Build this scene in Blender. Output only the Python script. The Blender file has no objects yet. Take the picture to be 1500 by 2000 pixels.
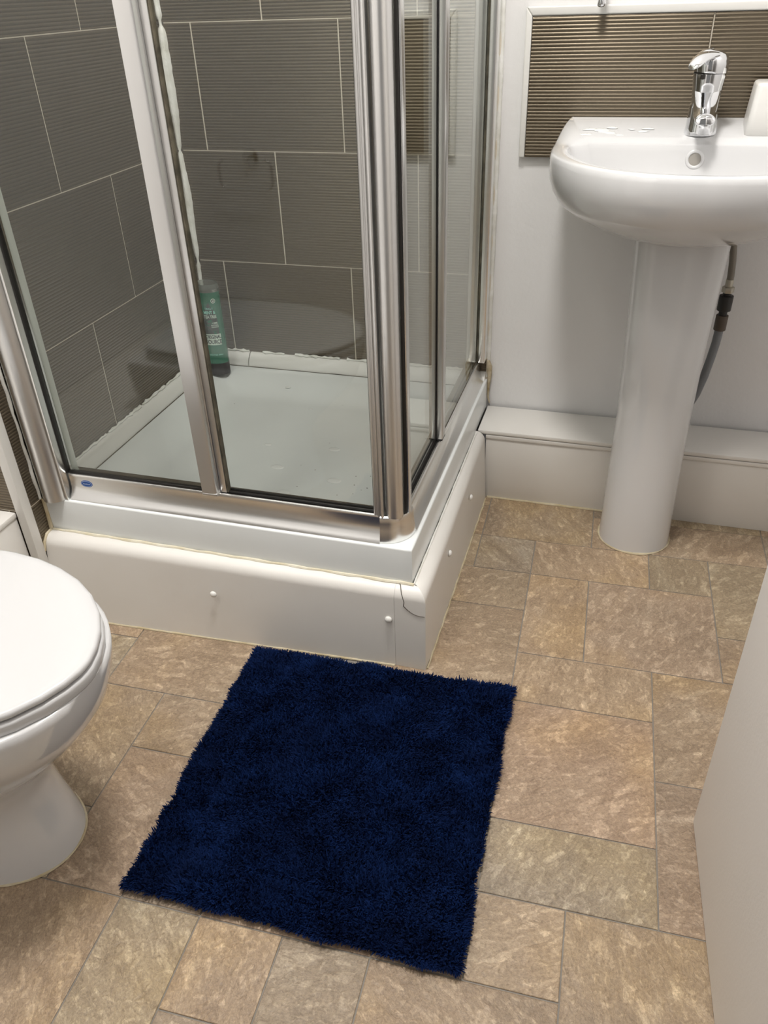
import bpy, bmesh, math, random
from mathutils import Vector, Matrix
import numpy as np
random.seed(7); rng = np.random.default_rng(7)
S = bpy.context.scene; COL = S.collection
PI = math.pi; R = math.radians

# ------------------------------------------------------------------ camera
cd = bpy.data.cameras.new('camera'); cam = bpy.data.objects.new('camera', cd); COL.objects.link(cam)
cd.sensor_fit = 'VERTICAL'; cd.sensor_height = 24.0; cd.lens = 24.0*1565.84/2000; cd.clip_start = 0.01
_y, _p, _r = R(17.4418), R(33.3611), R(-2.16421)
_f = Vector((-math.sin(_y)*math.cos(_p), math.cos(_y)*math.cos(_p), -math.sin(_p)))
_rt = Vector((math.cos(_y), math.sin(_y), 0)); _up = _rt.cross(_f)
_r2 = _rt*math.cos(_r)+_up*math.sin(_r); _u2 = -_rt*math.sin(_r)+_up*math.cos(_r)
m4 = Matrix((_r2, _u2, -_f)).transposed().to_4x4(); m4.translation = Vector((1.02229, -1.78733, 1.05664))
cam.matrix_world = m4; S.camera = cam
# ------------------------------------------------------------------ world, light, exposure
W = bpy.data.worlds.new('world'); S.world = W; W.use_nodes = True
W.node_tree.nodes['Background'].inputs[0].default_value = (1.0, .965, .92, 1)
W.node_tree.nodes['Background'].inputs[1].default_value = 0.20
LAMPS = [(0.76, -0.92, 1.87), (0.22, -1.42, 0.42)]      # ceiling downlights: x, y, relative power
LAMP_W = 16.0
S.view_settings.view_transform = 'Standard'; S.view_settings.look = 'None'
S.view_settings.gamma = 1.0; S.view_settings.exposure = 0.0
try: S.view_settings.use_curve_mapping = False
except Exception: pass

# ------------------------------------------------------------------ mesh helpers
class MB:
    def __init__(s): s.v = []; s.f = []
    def add(s, vs, fs):
        n = len(s.v); s.v += [tuple(v) for v in vs]; s.f += [tuple(i+n for i in f) for f in fs]; return s
    def box(s, x0, x1, y0, y1, z0, z1):
        return s.add([(x0,y0,z0),(x1,y0,z0),(x1,y1,z0),(x0,y1,z0),(x0,y0,z1),(x1,y0,z1),(x1,y1,z1),(x0,y1,z1)],
            [(0,3,2,1),(4,5,6,7),(0,1,5,4),(1,2,6,5),(2,3,7,6),(3,0,4,7)])
    def loft(s, rings, cap0=True, cap1=True, close=True):
        n = len(rings[0]); vs = [v for r in rings for v in r]; fs = []
        for i in range(len(rings)-1):
            for j in range(n if close else n-1):
                k = (j+1) % n; fs.append((i*n+j, i*n+k, (i+1)*n+k, (i+1)*n+j))
        if cap0: fs.append(tuple(range(n-1, -1, -1)))
        if cap1: fs.append(tuple((len(rings)-1)*n+j for j in range(n)))
        return s.add(vs, fs)
    def prism(s, pts, axis, a, b):
        def P(u, w, t): return {'x': (t,u,w), 'y': (u,t,w), 'z': (u,w,t)}[axis]
        return s.loft([[P(u,w,a) for u,w in pts], [P(u,w,b) for u,w in pts]])
    def lathe(s, c, prof, n=32, cap0=True, cap1=True, sx=1, sy=1):
        return s.loft([[(c[0]+r*sx*math.cos(2*PI*k/n), c[1]+r*sy*math.sin(2*PI*k/n), c[2]+z) for k in range(n)] for r, z in prof], cap0, cap1)
    def tube(s, pts, rad, n=12, sq=(1,1)):
        pts = [Vector(p) for p in pts]; rad = rad if isinstance(rad, (list, tuple)) else [rad]*len(pts)
        rings = []; up = None
        for i, p in enumerate(pts):
            t = (pts[min(i+1, len(pts)-1)]-pts[max(i-1, 0)]).normalized()
            if up is None: up = Vector((0,0,1)) if abs(t.z) < .9 else Vector((0,1,0))
            a = t.cross(up).normalized(); up = a.cross(t).normalized()
            rings.append([p+(a*math.cos(2*PI*k/n)*sq[0]+up*math.sin(2*PI*k/n)*sq[1])*rad[i] for k in range(n)])
        return s.loft(rings)
    def build(s, name, mat, parent=None, loc=(0,0,0), bevel=0, seg=2, smooth=True, angle=40, ang_lim=30, sub=0):
        me = bpy.data.meshes.new(name); me.from_pydata(s.v, [], s.f)
        bm = bmesh.new(); bm.from_mesh(me)
        bmesh.ops.remove_doubles(bm, verts=bm.verts, dist=1e-6)
        bmesh.ops.recalc_face_normals(bm, faces=bm.faces)
        if bevel:
            es = [e for e in bm.edges if len(e.link_faces) == 2 and e.calc_face_angle(0) > R(ang_lim)]
            bmesh.ops.bevel(bm, geom=es, offset=bevel, segments=seg, profile=.5, affect='EDGES', clamp_overlap=True)
        bm.to_mesh(me); bm.free()
        if smooth: me.shade_smooth(); me.set_sharp_from_angle(angle=R(angle))
        o = bpy.data.objects.new(name, me); COL.objects.link(o); o.location = loc
        if mat: me.materials.append(mat)
        if parent: o.parent = parent
        if sub:
            mo = o.modifiers.new('sub', 'SUBSURF'); mo.levels = sub; mo.render_levels = sub
        return o
def tag(o, label=None, cat=None, group=None, kind=None):
    for k, v in (('label',label),('category',cat),('group',group),('kind',kind)):
        if v: o[k] = v
    return o
def thing(name, label, cat, loc=(0,0,0), group=None, kind=None):
    o = bpy.data.objects.new(name, None); COL.objects.link(o); o.location = loc; o.empty_display_size = .05
    return tag(o, label, cat, group, kind)
def lerp(a, b, t): return a+(b-a)*t
def sstep(a, b, x):
    t = min(1, max(0, (x-a)/(b-a))); return t*t*(3-2*t)

# ------------------------------------------------------------------ material helpers
def mat(name, base=(.8,.8,.8), rough=.5, metal=0, **kw):
    m = bpy.data.materials.new(name); m.use_nodes = True
    b = m.node_tree.nodes['Principled BSDF']
    b.inputs['Base Color'].default_value = (*base, 1); b.inputs['Roughness'].default_value = rough; b.inputs['Metallic'].default_value = metal
    for k, v in kw.items(): b.inputs[k.replace('_', ' ')].default_value = v
    return m
class NT:
    def __init__(s, m): s.m = m; s.t = m.node_tree; s.b = s.t.nodes['Principled BSDF']
    def n(s, typ, **kw):
        nd = s.t.nodes.new(typ)
        for k, v in kw.items():
            if hasattr(nd, k): setattr(nd, k, v)
            else: nd.inputs[k.replace('_', ' ')].default_value = v
        return nd
    def l(s, a, b): s.t.links.new(a, b)
    def math(s, op, a, b=None, clamp=False):
        nd = s.t.nodes.new('ShaderNodeMath'); nd.operation = op; nd.use_clamp = clamp
        for i, x in enumerate((a, b)):
            if x is None: continue
            if isinstance(x, (int, float)): nd.inputs[i].default_value = x
            else: s.l(x, nd.inputs[i])
        return nd.outputs[0]
    def ramp(s, fac, stops):
        nd = s.t.nodes.new('ShaderNodeValToRGB'); e = nd.color_ramp.elements
        while len(e) < len(stops): e.new(.5)
        for i, (p, c) in enumerate(stops): e[i].position = p; e[i].color = (*c, 1) if len(c) == 3 else c
        s.l(fac, nd.inputs[0]); return nd.outputs[0]
    def mix(s, typ, fac, a, b):
        nd = s.t.nodes.new('ShaderNodeMix'); nd.data_type = 'RGBA'; nd.blend_type = typ
        for i, x in ((0, fac), (6, a), (7, b)):
            if isinstance(x, (int, float)): nd.inputs[i].default_value = x
            elif isinstance(x, tuple): nd.inputs[i].default_value = (*x, 1)
            else: s.l(x, nd.inputs[i])
        return nd.outputs[2]
    def noise(s, vec, scale, detail=4, rough=.55, dist=0):
        nd = s.t.nodes.new('ShaderNodeTexNoise'); nd.inputs['Scale'].default_value = scale; nd.inputs['Detail'].default_value = detail
        nd.inputs['Roughness'].default_value = rough; nd.inputs['Distortion'].default_value = dist
        if vec: s.l(vec, nd.inputs['Vector'])
        return nd.outputs['Fac']
    def bump(s, h, dist, strength=1.0):
        nd = s.t.nodes.new('ShaderNodeBump'); nd.inputs['Distance'].default_value = dist; nd.inputs['Strength'].default_value = strength
        s.l(h, nd.inputs['Height']); s.l(nd.outputs[0], s.b.inputs['Normal'])
def mottled(name, c0, c1, rough, scale=6, bump=0, bscale=60, **kw):
    m = mat(name, c0, rough, **kw); t = NT(m); g = t.n('ShaderNodeNewGeometry').outputs['Position']
    t.l(t.mix('MIX', t.ramp(t.noise(g, scale, 5), [(.35,(0,0,0)),(.7,(1,1,1))]), c0, c1), t.b.inputs['Base Color'])
    if bump: t.bump(t.noise(g, bscale, 3), bump)
    return m

M = {}
M['wall'] = mottled('wall_paint', (.84,.832,.832), (.815,.807,.804), .42, 3, .0006, 90)
M['ceil'] = mat('ceiling_paint', (.85,.85,.84), .8)
M['gloss'] = mottled('white_gloss_paint', (.79,.77,.735), (.76,.735,.695), .33, 5, .0004, 25)
M['door'] = mottled('door_paint', (.87,.85,.825), (.855,.835,.81), .55, 4, .0002, 200)
M['acrylic'] = mottled('tray_acrylic', (.79,.815,.81), (.755,.78,.775), .22, 7)
M['dropmat'] = mat('clear_drop', (.80,.81,.80), .06)
M['ceramic'] = mat('white_ceramic', (.68,.68,.685), .09, Coat_Weight=.5, Coat_Roughness=.03)
M['lidplastic'] = mat('white_seat_plastic', (.62,.62,.625), .2)
M['alu'] = mat('satin_aluminium', (.74,.735,.725), .33, 1)
M['alu2'] = mat('polished_aluminium', (.84,.84,.83), .27, 1)
M['chrome'] = mat('chrome', (.80,.81,.83), .05, 1)
M['rubber'] = mat('black_rubber', (.012,.011,.010), .5)
M['grime'] = mottled('grimy_seal', (.045,.038,.025), (.15,.13,.09), .6, 40)
M['seal'] = mat('pale_seal', (.62,.65,.60), .4)
M['silicone'] = mottled('white_silicone', (.90,.90,.87), (.70,.69,.62), .45, 25, .002, 70)
M['oldseal'] = mottled('yellowed_sealant', (.62,.55,.40), (.47,.38,.22), .5, 30, .001, 60)
M['trim'] = mat('white_plastic_trim', (.80,.79,.76), .3)
M['grout'] = mottled('beige_grout', (.76,.70,.60), (.68,.61,.49), .8, 40)
M['creamseal'] = mottled('cream_sealant', (.76,.72,.60), (.62,.55,.38), .5, 22, .001, 60)
M['mould'] = mottled('mould_stain', (.30,.22,.10), (.62,.54,.40), .8, 60)
M['crack'] = mat('crack_dark', (.10,.085,.07), .9)
M['brass'] = mat('dull_brass', (.48,.45,.38), .35, .8)
M['black'] = mat('black_plastic', (.02,.018,.016), .45)
M['brown'] = mat('brown_plastic', (.085,.062,.045), .5)
M['greypipe'] = mat('grey_plastic_pipe', (.20,.21,.225), .45)
M['hose'] = mat('braided_hose', (.23,.205,.17), .4, .3)
t = NT(M['hose']); w = t.n('ShaderNodeTexChecker', Scale=500); t.l(t.n('ShaderNodeNewGeometry').outputs['Position'], w.inputs['Vector']); t.bump(w.outputs['Fac'], .0006)
M['bottle'] = mat('green_gel', (.009,.135,.078), .12, Coat_Weight=.6)
M['clear'] = mat('clear_plastic', (.50,.53,.50), .12, Transmission_Weight=.85, IOR=1.3)
M['cap'] = mat('black_cap', (.016,.013,.016), .3)
M['print_pale'] = mat('pale_print', (.55,.66,.58), .4)
M['print_mint'] = mat('mint_print', (.30,.66,.56), .4)
M['print_dark'] = mat('dark_print', (.03,.045,.042), .4)
M['badge'] = mat('blue_badge', (.02,.09,.34), .25)
M['white_print'] = mat('white_print', (.55,.68,.85), .4)
M['overflow'] = mat('overflow_grey', (.33,.31,.28), .5)
M['dark'] = mat('dark_hollow', (.05,.045,.04), .9)
M['lamp'] = mat('lamp_glow', (1,1,1), .5); M['lamp'].node_tree.nodes['Principled BSDF'].inputs['Emission Color'].default_value = (1,.955,.88,1)
M['lamp'].node_tree.nodes['Principled BSDF'].inputs['Emission Strength'].default_value = 12
M['water'] = mat('water', (.9,.92,.9), .02, Transmission_Weight=1.0, IOR=1.33)

# glass: thin panes, Fresnel by angle, faint green grime
m = bpy.data.materials.new('shower_glass'); m.use_nodes = True; tt = m.node_tree; tt.nodes.clear(); M['glass'] = m
out = tt.nodes.new('ShaderNodeOutputMaterial'); mx = tt.nodes.new('ShaderNodeMixShader'); tr = tt.nodes.new('ShaderNodeBsdfTransparent'); gl = tt.nodes.new('ShaderNodeBsdfGlossy')
tr.inputs[0].default_value = (.945,.957,.947,1); gl.inputs['Roughness'].default_value = .015; gl.inputs['Color'].default_value = (.96,.98,.96,1)
lw = tt.nodes.new('ShaderNodeLayerWeight'); lw.inputs[0].default_value = .5
pw = tt.nodes.new('ShaderNodeMath'); pw.operation = 'POWER'; pw.inputs[1].default_value = 5; tt.links.new(lw.outputs['Facing'], pw.inputs[0])
ma = tt.nodes.new('ShaderNodeMath'); ma.operation = 'MULTIPLY_ADD'; ma.inputs[1].default_value = .95; ma.inputs[2].default_value = .045; tt.links.new(pw.outputs[0], ma.inputs[0])
tt.links.new(ma.outputs[0], mx.inputs[0]); tt.links.new(tr.outputs[0], mx.inputs[1]); tt.links.new(gl.outputs[0], mx.inputs[2]); tt.links.new(mx.outputs[0], out.inputs[0])
M['glassedge'] = mat('glass_edge', (.30,.42,.36), .15)

# ribbed metallic wall tile: horizontal ribs 6.1 mm apart
m = M['tile'] = mat('ribbed_metallic_tile', (.20,.178,.14), .35, .75); t = NT(m)
g = t.n('ShaderNodeNewGeometry').outputs['Position']; sx = t.n('ShaderNodeSeparateXYZ'); t.l(g, sx.inputs[0])
h = t.math('ABSOLUTE', t.math('SINE', t.math('MULTIPLY', sx.outputs['Z'], PI/.0061)))
oi = t.n('ShaderNodeObjectInfo').outputs['Random']
c = t.ramp(oi, [(0,(.148,.121,.086)),(1,(.165,.136,.098))])
t.l(t.mix('MULTIPLY', .55, c, t.ramp(h, [(0,(.35,.33,.28)),(.6,(1,1,1))])), t.b.inputs['Base Color'])
ph = t.math('MULTIPLY', sx.outputs['Z'], PI/.0061)
sl = t.math('MULTIPLY', t.math('MULTIPLY', t.math('COSINE', ph), t.math('SIGN', t.math('SINE', ph))), -.50)
up_ = t.n('ShaderNodeCombineXYZ'); t.l(sl, up_.inputs[2])
va = t.n('ShaderNodeVectorMath', operation='ADD'); t.l(t.n('ShaderNodeNewGeometry').outputs['Normal'], va.inputs[0]); t.l(up_.outputs[0], va.inputs[1])
vn_ = t.n('ShaderNodeVectorMath', operation='NORMALIZE'); t.l(va.outputs[0], vn_.inputs[0]); t.l(vn_.outputs[0], t.b.inputs['Normal'])

# stone-effect vinyl floor tile
m = M['stone'] = mat('stone_vinyl', (.5,.4,.3), .45); t = NT(m)
tc = t.n('ShaderNodeTexCoord').outputs['Object']; rnd = t.n('ShaderNodeObjectInfo').outputs['Random']
rot = t.n('ShaderNodeVectorRotate', rotation_type='Z_AXIS'); t.l(tc, rot.inputs['Vector']); t.l(t.math('MULTIPLY', rnd, 6.283), rot.inputs['Angle'])
off = t.n('ShaderNodeVectorMath', operation='ADD'); t.l(rot.outputs[0], off.inputs[0])
cx = t.n('ShaderNodeCombineXYZ'); t.l(t.math('MULTIPLY', rnd, 37.0), cx.inputs[2]); t.l(cx.outputs[0], off.inputs[1])
st = t.n('ShaderNodeMapping'); st.inputs['Scale'].default_value = (1, 2.1, 1); t.l(off.outputs[0], st.inputs[0])
V = st.outputs[0]
n1 = t.noise(V, 9, 8, .62, 1.2); n2 = t.noise(V, 55, 8, .7, .8); n3 = t.noise(off.outputs[0], 260, 4, .7); n4 = t.noise(off.outputs[0], 5, 3, .5)
r2 = t.math('FRACT', t.math('MULTIPLY', rnd, 17.3)); r3 = t.math('FRACT', t.math('MULTIPLY', rnd, 41.7))
base = t.ramp(n1, [(.28,(.395,.318,.240)),(.45,(.470,.385,.295)),(.58,(.520,.432,.335)),(.72,(.600,.520,.420))])
tint = t.ramp(r2, [(0,(1.02,.91,.84)),(.25,(.93,.97,.98)),(.5,(1.06,.98,.88)),(.75,(1.0,.94,.87)),(1,(1.02,1.02,.92))])
base = t.mix('MULTIPLY', 1.0, base, tint)
br = t.math('ADD', .94, t.math('MULTIPLY', r3, .14)); bc = t.n('ShaderNodeCombineXYZ')
for i in range(3): t.l(br, bc.inputs[i])
base = t.mix('MULTIPLY', 1.0, base, bc.outputs[0])
def ridged(vec, scale, detail, lac=2.1):
    nd = t.t.nodes.new('ShaderNodeTexNoise'); nd.noise_type = 'RIDGED_MULTIFRACTAL'; nd.inputs['Scale'].default_value = scale; nd.inputs['Detail'].default_value = detail
    nd.inputs['Roughness'].default_value = .55; nd.inputs['Lacunarity'].default_value = lac; nd.inputs['Distortion'].default_value = .5; nd.inputs['Offset'].default_value = 1.0; nd.inputs['Gain'].default_value = 2.0
    nd.normalize = True; t.l(vec, nd.inputs['Vector']); return nd.outputs['Fac']
rg = ridged(V, 24, 7); rg2 = ridged(off.outputs[0], 85, 5)
fl = t.noise(V, 75, 5, .6, 1.5); fl2 = t.noise(off.outputs[0], 120, 4, .6, 2.0)
base = t.mix('MULTIPLY', .75, base, t.ramp(n2, [(.30,(.68,.65,.62)),(.47,(.97,.96,.95)),(.56,(1.03,1.03,1.02)),(.72,(1.38,1.38,1.36))]))
base = t.mix('MULTIPLY', .6, base, t.ramp(n3, [(.32,(.66,.64,.62)),(.5,(1,1,1)),(.7,(1.3,1.3,1.28))]))
base = t.mix('MULTIPLY', .75, base, t.ramp(n4, [(.3,(.86,.885,.90)),(.52,(1.0,1.0,1.0)),(.70,(1.12,1.06,.87))]))
base = t.mix('MULTIPLY', .5, base, t.ramp(rg, [(.60,(1.04,1.04,1.04)),(.82,(.94,.93,.92)),(.95,(.58,.54,.50))]))
base = t.mix('MULTIPLY', .5, base, t.ramp(rg2, [(.5,(1.08,1.08,1.07)),(.78,(.96,.95,.94)),(.95,(.66,.63,.60))]))
base = t.mix('MULTIPLY', .7, base, t.ramp(t.math('ABSOLUTE', t.math('SUBTRACT', fl, .5)), [(0,(1.30,1.29,1.26)),(.03,(1.02,1.02,1.02)),(.12,(.90,.89,.88))]))
base = t.mix('MULTIPLY', .7, base, t.ramp(t.math('ABSOLUTE', t.math('SUBTRACT', fl2, .52)), [(0,(.66,.63,.60)),(.022,(1.0,1.0,1.0))]))
t.l(base, t.b.inputs['Base Color'])
t.l(t.math('MULTIPLY_ADD', n2, .25), t.b.inputs['Roughness']); t.b.inputs['Roughness'].default_value = .45
for nd in t.t.nodes:
    if nd.type == 'MATH' and nd.operation == 'MULTIPLY_ADD': nd.inputs[2].default_value = .32
t.bump(t.math('SUBTRACT', n2, t.math('MULTIPLY', rg2, .4)), .0009)
M['joint'] = mottled('floor_joint', (.25,.228,.198), (.20,.18,.155), .7, 30)

m = M['pile'] = mat('navy_pile', (.006,.016,.068), .85, Specular_IOR_Level=.12, Sheen_Weight=.02, Sheen_Roughness=.4); t = NT(m)
g = t.n('ShaderNodeNewGeometry').outputs['Position']
t.l(t.mix('MIX', t.ramp(t.noise(g, 22, 5), [(.35,(0,0,0)),(.68,(1,1,1))]), (.0008,.0068,.038), (.0022,.0140,.072)), t.b.inputs['Base Color'])
t.b.inputs['Sheen Tint'].default_value = (.10,.22,.6,1)
M['matback'] = mat('mat_backing', (.003,.010,.045), .9, Specular_IOR_Level=.1)

# ------------------------------------------------------------------ room shell
CEIL = 2.4
def wall(name, x0, x1, y0, y1, z0, z1, mt, kind='structure'):
    return tag(MB().box(x0,x1,y0,y1,z0,z1).build(name, mt, smooth=False), kind=kind)
floor = wall('floor', -.35, 1.75, -3.0, .1, -.06, -.0016, M['joint'])
wall_back = wall('wall_back', -.35, 1.75, .008, .1, -.0016, CEIL, M['wall'])
wall_left = wall('wall_left', -.35, -.008, -.772, .008, -.0016, CEIL, M['grout'])
wall_recess = wall('wall_recess', -.35, -.258, -3.0, -.772, -.0016, CEIL, M['wall'])
wall_right = wall('wall_right', 1.65, 1.75, -3.0, .008, -.0016, CEIL, M['wall'])
wf = MB(); wf.box(-.258, .42, -1.93, -1.83, -.0016, CEIL); wf.box(1.285, 1.65, -1.93, -1.83, -.0016, CEIL); wf.box(.42, 1.285, -1.93, -1.83, 2.03, CEIL)
tag(wf.build('wall_front', M['wall'], smooth=False), kind='structure')
ceiling = wall('ceiling', -.35, 1.75, -3.0, .1, CEIL, CEIL+.06, M['ceil'])

# floor tiles on a 121 mm module, turned a little against the walls
I_ = np.array([(0,0),(1,0),(3,0),(2,-1),(0,-1),(0,1),(1,2),(2,2),(2,3),(0,3),(0,5),(2,5),(2,6),(0,6),(1,6),(1,7),(-6,4),(-5,4),(-4,4),(-5,5),(-4,7),(-3,7),(-2,7),(-1,7),(2,4)], float)
W_ = np.array([(.909,-.406),(1.029,-.409),(1.274,-.4),(1.154,-.286),(.905,-.291),(.913,-.532),(1.038,-.653),(1.163,-.648),(1.165,-.77),(.932,-.778),(.94,-1.024),(1.172,-1.016),(1.174,-1.137),(.941,-1.147),(1.056,-1.142),(1.059,-1.263),(.203,-.922),(.322,-.923),(.434,-.916),(.333,-1.042),(.454,-1.283),(.576,-1.279),(.697,-1.275),(.812,-1.271),(1.168,-.894)])
A_ = np.c_[I_, np.ones(len(I_)), I_[:,0]*I_[:,1]]; K_ = np.linalg.lstsq(A_, W_, rcond=None)[0]
def G(i, j): return (np.array([i, j, 1, i*j])@K_)
TL = [(-1,-3,1,-1),(-1,-1,0,0),(0,-1,2,0),(2,-1,3,0),(3,-1,5,1),(1,-2,4,-1),(1,-4,2,-2),(2,-4,4,-2),(-2,-1,-1,0),(-2,0,0,1),(0,0,1,2),(1,0,3,2),(-2,1,0,3),(0,2,2,3),(3,1,4,2),(2,2,4,4),
      (0,3,2,5),(0,5,2,6),(2,4,4,6),(0,6,1,7),(1,6,3,8),(-1,7,1,9),(-7,2,-6,3),(-8,3,-6,4),(-6,2,-3,4),(-5,4,-4,5),(-7,4,-5,6),(-5,5,-4,7),(-7,6,-5,7),
      (-2,7,-1,9),(-3,7,-2,8),(-4,7,-3,9),(-6,7,-4,9),(-8,7,-6,9),(-3,8,-2,10)]
occ = set()
for a,b,c2,d in TL:
    for i in range(a,c2):
        for j in range(b,d): occ.add((i,j))
SH = [(2,2),(2,1),(1,2),(1,1)]
for j in range(-4, 12):
    for i in range(-9, 6):
        if (i,j) in occ: continue
        sh = SH[:]; random.shuffle(sh); sh += [(1,1)]
        for w_, h_ in sh:
            cells = [(i+p, j+q) for p in range(w_) for q in range(h_)]
            if all(k not in occ and k[0] < 6 and k[1] < 12 for k in cells):
                occ.update(cells); TL.append((i,j,i+w_,j+h_)); break
def clipbox(p):   # keep tile polygons within the room
    def clip(poly, ax, lim, sgn):
        out = []
        for k in range(len(poly)):
            a, b = poly[k], poly[(k+1) % len(poly)]; da, db = sgn*(lim-a[ax]), sgn*(lim-b[ax])
            if da >= 0: out.append(a)
            if da*db < 0: tt_ = da/(da-db); out.append((a[0]+(b[0]-a[0])*tt_, a[1]+(b[1]-a[1])*tt_))
        return out
    for ax, lim, sg in ((0,1.645,1),(0,-.25,-1),(1,.0,1),(1,-1.825,-1)):
        p = clip(p, ax, lim, sg)
        if len(p) < 3: return None
    return p
for a,b,c2,d in TL:
    g_ = .0011
    q = [G(a,b)+(g_,-g_), G(c2,b)+(-g_,-g_), G(c2,d)+(-g_,g_), G(a,d)+(g_,g_)]
    q = clipbox([tuple(p) for p in q])
    if not q: continue
    cxy = np.mean(q, axis=0)
    if cxy[0] < .70 and cxy[1] > -.70: continue            # nothing under the shower
    if cxy[0] < 0 and cxy[1] > -.78: continue
    e_ = random.uniform(-.0002, .0002)
    lo = [(p[0]-cxy[0], p[1]-cxy[1], -.0016) for p in q]
    md = [(p[0]-cxy[0], p[1]-cxy[1], -.0006+e_) for p in q]
    top = [((p[0]-cxy[0])*.988, (p[1]-cxy[1])*.988, e_) for p in q]
    MB().loft([lo, md, top], cap0=False).build('floor_tile', M['stone'], floor, (cxy[0], cxy[1], 0), smooth=False)

# ribbed wall tiles 330 x 250 mm, half bond
def tiles_on(parent, axis, face, u0, u1, z0, z1, off, sgn, par=0):
    r0 = int(math.floor(z0/.2505))
    r = r0
    while r*.2505 < z1-.002:
        za, zb = max(z0, r*.2505+.001), min(z1, (r+1)*.2505-.001)
        o_ = off+(.165 if (r+par) % 2 else 0); k = math.floor((u0-o_)/.33)
        while o_+k*.33 < u1:
            ua, ub = max(u0, o_+k*.33+.0012), min(u1, o_+(k+1)*.33-.0012); k += 1
            if ub-ua < .004 or zb-za < .004: continue
            lo, hi = (face, face+sgn*.0078)
            mb = MB()
            if axis == 'x': mb.box(ua-ua, ub-ua, 0, sgn*.0078, 0, zb-za); L = (ua, face, za)
            else: mb.box(0, sgn*.0078, 0, ub-ua, 0, zb-za); L = (face, ua, za)
            mb.build('wall_tile', M['tile'], parent, L, smooth=False, bevel=.0006, seg=1)
        r += 1
tiles_on(wall_back, 'x', 0, 0, .732, .262, CEIL, .072, 1, par=1)
tiles_on(wall_left, 'y', 0, -.775, 0, .0, CEIL, -.122-.33*3, -1, par=1)
tiles_on(wall_left, 'x', -.780, -.255, -.006, 0, CEIL, -.2, 1, par=1)
# grout bed behind the tiles of the back wall
MB().box(-.005,.735,.0009,.009, .24, CEIL).build('grout_bed', M['grout'], wall_back, smooth=False)
MB().box(-.009,-.0009,-.772,.001,.0,CEIL).build('grout_bed', M['grout'], wall_left, smooth=False)
MB().box(-.256,-.008,-.7791,-.771,.0,CEIL).build('grout_bed', M['grout'], wall_left, smooth=False)
# white corner trim where the tiled wall turns into the recess
tr_ = MB(); tr_.prism([(.003,-.762),(.003,-.784),(-.016,-.784),(-.016,-.781),(-.0,-.781),(-.0,-.762)], 'z', 0, CEIL)
tag(tr_.build('trim_1', M['trim'], bevel=.002), kind='structure')

# sealant in the shower's back left corner
mb = MB(); pts = []; rad = []
for k in range(230):
    z = .268+k*.0088
    if z > CEIL-.01: break
    d = min(abs(z-.501), abs(z-.751), abs(z-1.002)); base_r = lerp(.0085, .0125, sstep(.45, 1.05, z))
    rr = base_r*(.80+.28*math.sin(z*23)+.14*random.random())*(.42 if d < .006 else 1)
    pts.append((.003+.0012*math.sin(z*40), -.003, z)); rad.append(max(.003, rr))
mb.tube(pts, rad, 8).build('corner_sealant', M['silicone'], wall_left)
mb = MB()
for z in (.501,.751,1.002):
    mb.box(.0003,.009,-.0012,.001,z-.002,z+.002); mb.box(-.001,.0012,-.012,-.0003,z-.002,z+.002)
mb.build('joint_gap', M['crack'], wall_left, smooth=False)

# ------------------------------------------------------------------ boxed-in skirting at the back wall and in the recess
bb = thing('baseboard_back', None, None, kind='structure')
MB().box(.7392,1.65,-.134,-.001,.172,.182).build('top_board', M['gloss'], bb, bevel=.0025)
MB().box(.759,1.65,-.1315,-.118,0,.171).build('front_board', M['gloss'], bb, bevel=.001)
MB().box(.759,1.65,-.134,-.1325,.162,.1708).build('bead', M['gloss'], bb, bevel=.0006)
mb = MB(); mb.tube([(.768+k*.02, -.1325+.0006*math.sin(k*1.7), .0008) for k in range(20)], [.0022+.0012*random.random() for k in range(20)], 6)
mb.build('floor_sealant', M['oldseal'], bb)
bl = thing('pipe_boxing', 'white boxed-in pipe ledge behind the toilet, beside the tiled shower wall', 'boxing', (-.02,-.8,0))
def under(o, p): o.parent = p; o.matrix_parent_inverse = Matrix.Translation(p.location).inverted(); return o
under(MB().box(-.256,-.018,-1.825,-.7815,.238,.25).build('top_board', M['gloss'], bevel=.0025), bl)
under(MB().box(-.034,-.0205,-1.825,-.7815,0,.237).build('front_board', M['gloss'], bevel=.001), bl)

# ------------------------------------------------------------------ shower plinth
pl = thing('shower_plinth', 'glossy white boxed plinth with rounded edge and domed screw caps under the shower tray', 'plinth', (.4,-.76,0))
def front_ring(x, yb, yt):
    pts = [(x, yb, .0005)]
    for k in range(9):
        a = k/8*PI/2; rr = .022
        pts.append((x, yt+rr-rr*math.cos(a), .180-rr+rr*math.sin(a)))
    return pts + [(x, -.7265, .180), (x, -.7265, .15), (x, -.728, .0005)]
xs = [.002, .1, .25, .4, .55, .70, .70001]
rings = [front_ring(x, lerp(-.782, -.7475, x/.71), lerp(-.7575, -.7475, x/.71)) for x in (.002,.12,.24,.36,.48,.60,.7073)]
under(MB().loft(rings).build('front_panel', M['gloss'], bevel=0, angle=50), pl)
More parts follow.
